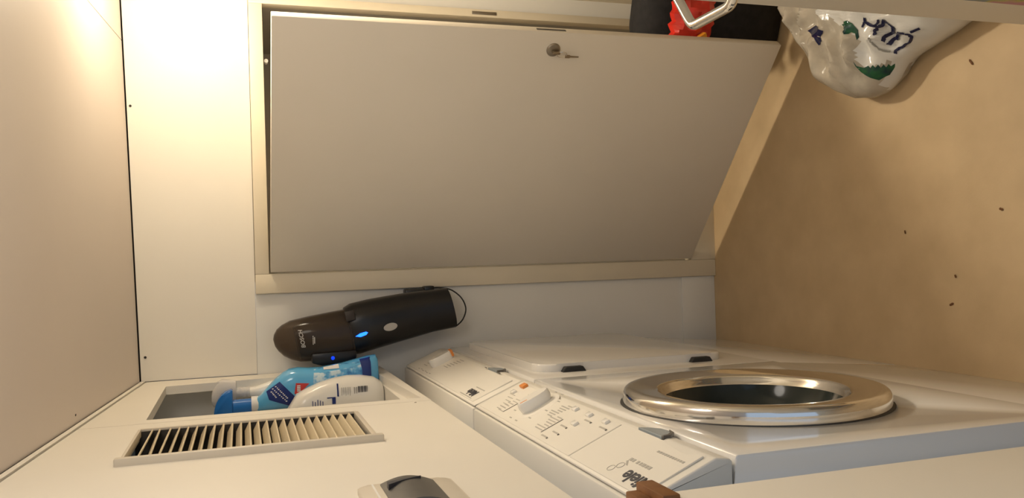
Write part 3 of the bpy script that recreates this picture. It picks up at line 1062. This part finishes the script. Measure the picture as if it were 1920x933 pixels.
rk = empty('rucksack', (0.555, 1.69, 0.0), 'black rucksack standing on the floor behind the open low door', 'bag')
mxr = Matrix.Translation((0.553, 1.692, 0)) @ Matrix.Rotation(math.radians(-20), 4, 'Z')
bm = bmesh.new()
R = []
for z, a, b_ in ((0.0, .070, .055), (0.012, .082, .066), (0.06, .086, .072), (0.16, .084, .074), (0.27, .082, .070), (0.305, .078, .060), (0.332, .070, .047), (0.345, .048, .025)):
    R.append([mxr @ Vector(q) for q in sring(0, 0, z, a, b_, 32, 4.5)])
rings(bm, R)
put('pack_body', bm, M['rucksack'], rk, smooth=60)
bm = bmesh.new()
R = []
for z, b_ in ((0.03, .004), (0.05, .014), (0.12, .020), (0.20, .016), (0.235, .004)):
    R.append([mxr @ Vector((0.066 * math.cos(t), -0.068 - b_ * abs(math.sin(t)) if math.sin(t) < 0 else -0.062, z)) for t in [2 * PI * k / 24 for k in range(24)]])
rings(bm, R)
put('front_pocket', bm, M['rucksack'], rk, smooth=60)
bm = bmesh.new()
tube(bm, [mxr @ Vector(q) for q in spline([(-0.060, -0.054, 0.329), (-0.066, -0.064, 0.30), (-0.070, -0.073, 0.25), (-0.070, -0.075, 0.15), (-0.07, -0.072, 0.03)], 5)], 0.0028, 8)
put('seam_piping', bm, M['rucksack'], rk)
bm = bmesh.new()
box(bm, -0.074, -0.056, -0.080, -0.071, 0.285, 0.303, 0.002, mx=mxr @ Matrix.Rotation(0.0, 4, 'Y'))
put('zip_tag', bm, M['tan_tag'], rk)

rw = empty('red_packet', tuple(mxr @ Vector((0.0, -0.08, 0.225))), 'crumpled glossy red packet with an orange flash on the front of the rucksack', 'packet')
bm = bmesh.new()
nz = 9
for k in range(7):
    pass
grid = []
for i in range(13):
    row = []
    for j in range(11):
        u = -0.052 + 0.094 * i / 12
        z = 0.212 + 0.092 * j / 10
        jag = 0.004 * math.sin(j * 2.4) if i in (0, 12) else 0
        d = 0.010 * noise.noise(Vector((u * 45, z * 45, 3.1))) + 0.006 * noise.noise(Vector((u * 110, z * 110, 8.0)))
        row.append(mxr @ Vector((u + jag, -0.1145 - 0.012 * math.sin(PI * i / 12) * math.sin(PI * j / 10) - d, z + (0.004 * math.sin(i * 2.1) if j in (0, 10) else 0))))
    grid.append(row)
t = bmesh.new()
Vf = [[t.verts.new(p) for p in r] for r in grid]
Vb = [[t.verts.new(Vector((p.x, p.y, p.z)) + (mxr.to_3x3() @ Vector((0, 0.020, 0)))) for p in r] for r in grid]
for i in range(12):
    for j in range(10):
        t.faces.new((Vf[i][j], Vf[i + 1][j], Vf[i + 1][j + 1], Vf[i][j + 1]))
        t.faces.new((Vb[i][j], Vb[i][j + 1], Vb[i + 1][j + 1], Vb[i + 1][j]))
for i in range(12):
    t.faces.new((Vf[i][0], Vb[i][0], Vb[i + 1][0], Vf[i + 1][0]))
    t.faces.new((Vf[i][10], Vf[i + 1][10], Vb[i + 1][10], Vb[i][10]))
for j in range(10):
    t.faces.new((Vf[0][j], Vf[0][j + 1], Vb[0][j + 1], Vb[0][j]))
    t.faces.new((Vf[12][j], Vb[12][j], Vb[12][j + 1], Vf[12][j + 1]))
merge(bm, t)
put('wrapper', bm, M['red_foil'], rw, smooth=25)
bm = bmesh.new()
prism(bm, [(-0.046, 0.247), (-0.040, 0.252), (-0.030, 0.238), (-0.038, 0.234), (-0.048, 0.236)], -0.136, -0.122, lambda u, v, w: tuple(mxr @ Vector((u, w, v))), 0.001, 1)
put('orange_flash', bm, M['flame'], rw)

# crumpled carrier bag on the floor
OUTL = [(0.2966, 1.345), (0.2915, 1.29), (0.312, 1.249), (0.341, 1.215), (0.360, 1.141), (0.373, 1.094), (0.392, 1.048), (0.46, 1.02), (0.55, 1.06), (0.60, 1.18), (0.615, 1.32),
        (0.595, 1.46), (0.540, 1.540), (0.4925, 1.525), (0.4410, 1.483), (0.3885, 1.451), (0.336, 1.413)]      # its widest outline, 5 cm above the floor
BC = Vector((0.455, 1.33))
NA, NR = 96, 26
loop = spline([(x, y, 0) for x, y in OUTL + OUTL[:1]], 12)
bm = bmesh.new()


def bag_h(x, y, r):
    big = 0.052 + 0.075 * (1 - r ** 3.5) ** 0.7
    n1 = noise.noise(Vector((x * 10, y * 10, 1.7)))
    rid = 1 - abs(noise.noise(Vector((x * 15 + 3, y * 15, 9.1)))) * 2.6
    rid2 = 1 - abs(noise.noise(Vector((x * 24 - 2, y * 31, 4.4)))) * 2.6
    return max(0.03, big * (1 + 0.16 * n1) + (0.020 * rid + 0.008 * rid2 - 0.014) * min(1, 0.25 + (1 - r) * 5))


top = []
for i in range(1, NR + 1):
    r = (i / NR) ** 0.75
    row = []
    for k in range(NA):
        p = loop[int(k * (len(loop) - 1) / NA)]
        d = Vector((p.x, p.y)) - BC
        q = BC + d * r
        row.append(bm.verts.new((q.x, q.y, bag_h(q.x, q.y, r))))
    top.append(row)
cv = bm.verts.new((BC.x, BC.y, bag_h(BC.x, BC.y, 0)))


WHITE = [(0.4554, 1.3225), (0.4275, 1.3107), (0.4075, 1.2637), (0.3887, 1.2571), (0.3724, 1.2716), (0.3503, 1.2763), (0.3391, 1.2646), (0.3376, 1.2476), (0.3392, 1.2255), (0.3, 1.27), (0.3, 1.1), (0.38, 0.98), (0.52, 0.98), (0.4678, 1.3219)]


def zone(x, y):      # 1 inside the white printed part of the film
    c = 0
    for i in range(len(WHITE)):
        (xa, ya), (xb, yb) = WHITE[i], WHITE[i - 1]
        if (ya > y) != (yb > y) and x < (xb - xa) * (y - ya) / (yb - ya) + xa:
            c ^= 1
    return c


for k in range(NA):
    f = bm.faces.new((cv, top[0][k], top[0][(k + 1) % NA]))
    f.material_index = 1
for i in range(NR - 1):
    for k in range(NA):
        f = bm.faces.new((top[i][k], top[i + 1][k], top[i + 1][(k + 1) % NA], top[i][(k + 1) % NA]))
        c = f.calc_center_median()
        f.material_index = zone(c.x, c.y)
prev = top[-1]
for sc, hz in ((1.0, 0.82), (0.985, 0.6), (0.95, 0.36), (0.91, 0.14), (0.87, 0.0)):      # the sides curl in under the bag
    low = []
    for k, v in enumerate(top[-1]):
        q = BC + (Vector((v.co.x, v.co.y)) - BC) * (sc + (0.012 * noise.noise(Vector((k * 0.35, hz * 4, 3))) if hz else 0))
        low.append(bm.verts.new((q.x, q.y, v.co.z * hz)))
    for k in range(NA):
        f = bm.faces.new((prev[k], low[k], low[(k + 1) % NA], prev[(k + 1) % NA]))
        c = f.calc_center_median()
        f.material_index = zone(c.x, c.y)
    prev = low
bm.faces.new(low[::-1])
bmesh.ops.recalc_face_normals(bm, faces=bm.faces[:])
bvh = BVHTree.FromBMesh(bm)
pb = empty('plastic_bag', (BC.x, BC.y, 0.0), 'crumpled white and clear plastic bag with navy lettering and green forest print on the floor', 'bag')
put('bag_film', bm, [M['bag_clear'], M['bag_white']], pb, smooth=50)


def drop(x, y, lift):
    h = bvh.ray_cast(Vector((x, y, 1)), Vector((0, 0, -1)))
    return Vector((x, y, (h[0].z if h[0] else 0.0) + lift))


def stroke(bm, pts, w, lift=0.0014):
    """a flat ribbon of half width w lying on the film"""
    P = [drop(p.x, p.y, 0) for p in spline([(a, b_, 0) for a, b_ in pts], 5)]
    rows = []
    for i, p in enumerate(P):
        d = (P[min(i + 1, len(P) - 1)] - P[max(i - 1, 0)]).normalized()
        nr = bvh.find_nearest(p)[1]
        if nr.z < 0:
            nr = -nr
        sv = nr.cross(d).normalized()
        row = []
        for q in (-1, 0, 1):
            h = bvh.find_nearest(p + sv * w * q + nr * 0.002)
            row.append(bm.verts.new(h[0] + nr * (lift + 0.0004 * (q == 0))))
        rows.append(row)
    for i in range(len(P) - 1):
        for q in (0, 1):
            bm.faces.new((rows[i][q], rows[i + 1][q], rows[i + 1][q + 1], rows[i][q + 1]))


STROKES = [([(0.4192, 1.2317), (0.4133, 1.2363), (0.4077, 1.2311), (0.3993, 1.2135), (0.4, 1.208), (0.4068, 1.1972)], 0.0024),
           ([(0.4126, 1.2383), (0.4044, 1.2445)], 0.002),
           ([(0.4019, 1.1841), (0.3965, 1.2062), (0.3885, 1.2176), (0.3844, 1.2181)], 0.0032),
           ([(0.4029, 1.1895), (0.3955, 1.1833), (0.3865, 1.1778)], 0.0024),
           ([(0.3873, 1.1787), (0.3831, 1.2076), (0.3733, 1.2178)], 0.0038),
           ([(0.3743, 1.1674), (0.3754, 1.2036), (0.3675, 1.2144)], 0.0038),
           ([(0.369, 1.2165), (0.366, 1.2128)], 0.0017),
           ([(0.378, 1.1754), (0.3721, 1.1633)], 0.0026),
           ([(0.3714, 1.1625), (0.3697, 1.1595), (0.3656, 1.1606), (0.3601, 1.1753), (0.3589, 1.1953), (0.3583, 1.2076), (0.3512, 1.2137)], 0.0028),
           ([(0.3729, 1.154), (0.3758, 1.1378)], 0.0026)]
bm = bmesh.new()
for pts, w in STROKES:
    stroke(bm, pts, w)
put('bag_lettering', bm, M['bag_blue'], pb)
bm = bmesh.new()
stroke(bm, [(0.3795, 1.2267), (0.3713, 1.2271), (0.3648, 1.2267), (0.3585, 1.2242), (0.3555, 1.2177)], .0017)
put('bag_small_lettering', bm, M['bag_grey'], pb)


def bag_patch(name, poly, m, lift=0.0014):
    bm = bmesh.new()
    f = bm.faces.new([bm.verts.new((x, y, 0)) for x, y in poly])
    bmesh.ops.triangulate(bm, faces=[f])
    for _ in range(4):
        bmesh.ops.subdivide_edges(bm, edges=[e for e in bm.edges if e.calc_length() > 0.006], cuts=1)
        bmesh.ops.triangulate(bm, faces=bm.faces[:])
    for v in bm.verts:
        v.co = drop(v.co.x, v.co.y, lift)
    return put(name, bm, m, pb)


bag_patch('leaf_print', [(0.4242, 1.2973), (0.4214, 1.2633), (0.4146, 1.2562), (0.4009, 1.2508), (0.3897, 1.2549), (0.386, 1.2622), (0.3963, 1.2572), (0.3996, 1.2611), (0.3977, 1.266), (0.3983, 1.2719)], M['bag_green'])
bag_patch('forest_print', [(0.3503, 1.2763), (0.3409, 1.2741), (0.3365, 1.2666), (0.3391, 1.2598), (0.3338, 1.2577), (0.3386, 1.2524), (0.3332, 1.2501), (0.338, 1.2446), (0.3321, 1.2442), (0.3368, 1.2385), (0.3321, 1.2384), (0.3367, 1.2326), (0.3331, 1.233), (0.3367, 1.2265), (0.3311, 1.2318), (0.3198, 1.2436), (0.3128, 1.2597), (0.3179, 1.265), (0.3307, 1.2742)], M['bag_green'])
bag_patch('navy_print', [(0.4384, 1.3931), (0.4446, 1.3751), (0.4229, 1.3376), (0.4024, 1.3364), (0.3984, 1.3524), (0.4136, 1.3555)], M['bag_blue'])

# ------------------------------------------------------------------ crumbs on the floor
for (x, y, ln, w, a), lab in zip(((0.316, 1.118, .0065, .0022, 0.6), (0.031, 1.283, .0035, .0016, 0.2), (0.060, 1.070, .004, .0024, 1.2), (-0.052, 1.169, .003, .002, 0.4), (-0.102, 1.180, .005, .0022, 2.0)),
                             ('dark brown splinter on the bright floor nearest the plastic bag', 'tiny dark crumb alone on the shaded floor before the low door', 'reddish crumb on the floor nearest the camera in the middle',
                              'tiny crumb near the washing machine, smaller of the pair', 'dark crumb closest to the washing machine porthole, larger of the pair')):
    bm = bmesh.new()
    rings(bm, [[(x + math.cos(a) * ln * s + math.cos(t) * w * f * -math.sin(a), y + math.sin(a) * ln * s + math.cos(t) * w * f * math.cos(a), 0.0012 + 0.0012 * f * math.sin(t)) for t in [2 * PI * k / 8 for k in range(8)]]
               for s, f in ((-1, 0.3), (-0.5, 1.0), (0.2, 0.8), (0.6, 1.0), (1, 0.35))])
    tag(put('crumb', bm, M['crumb']), lab, 'crumb')
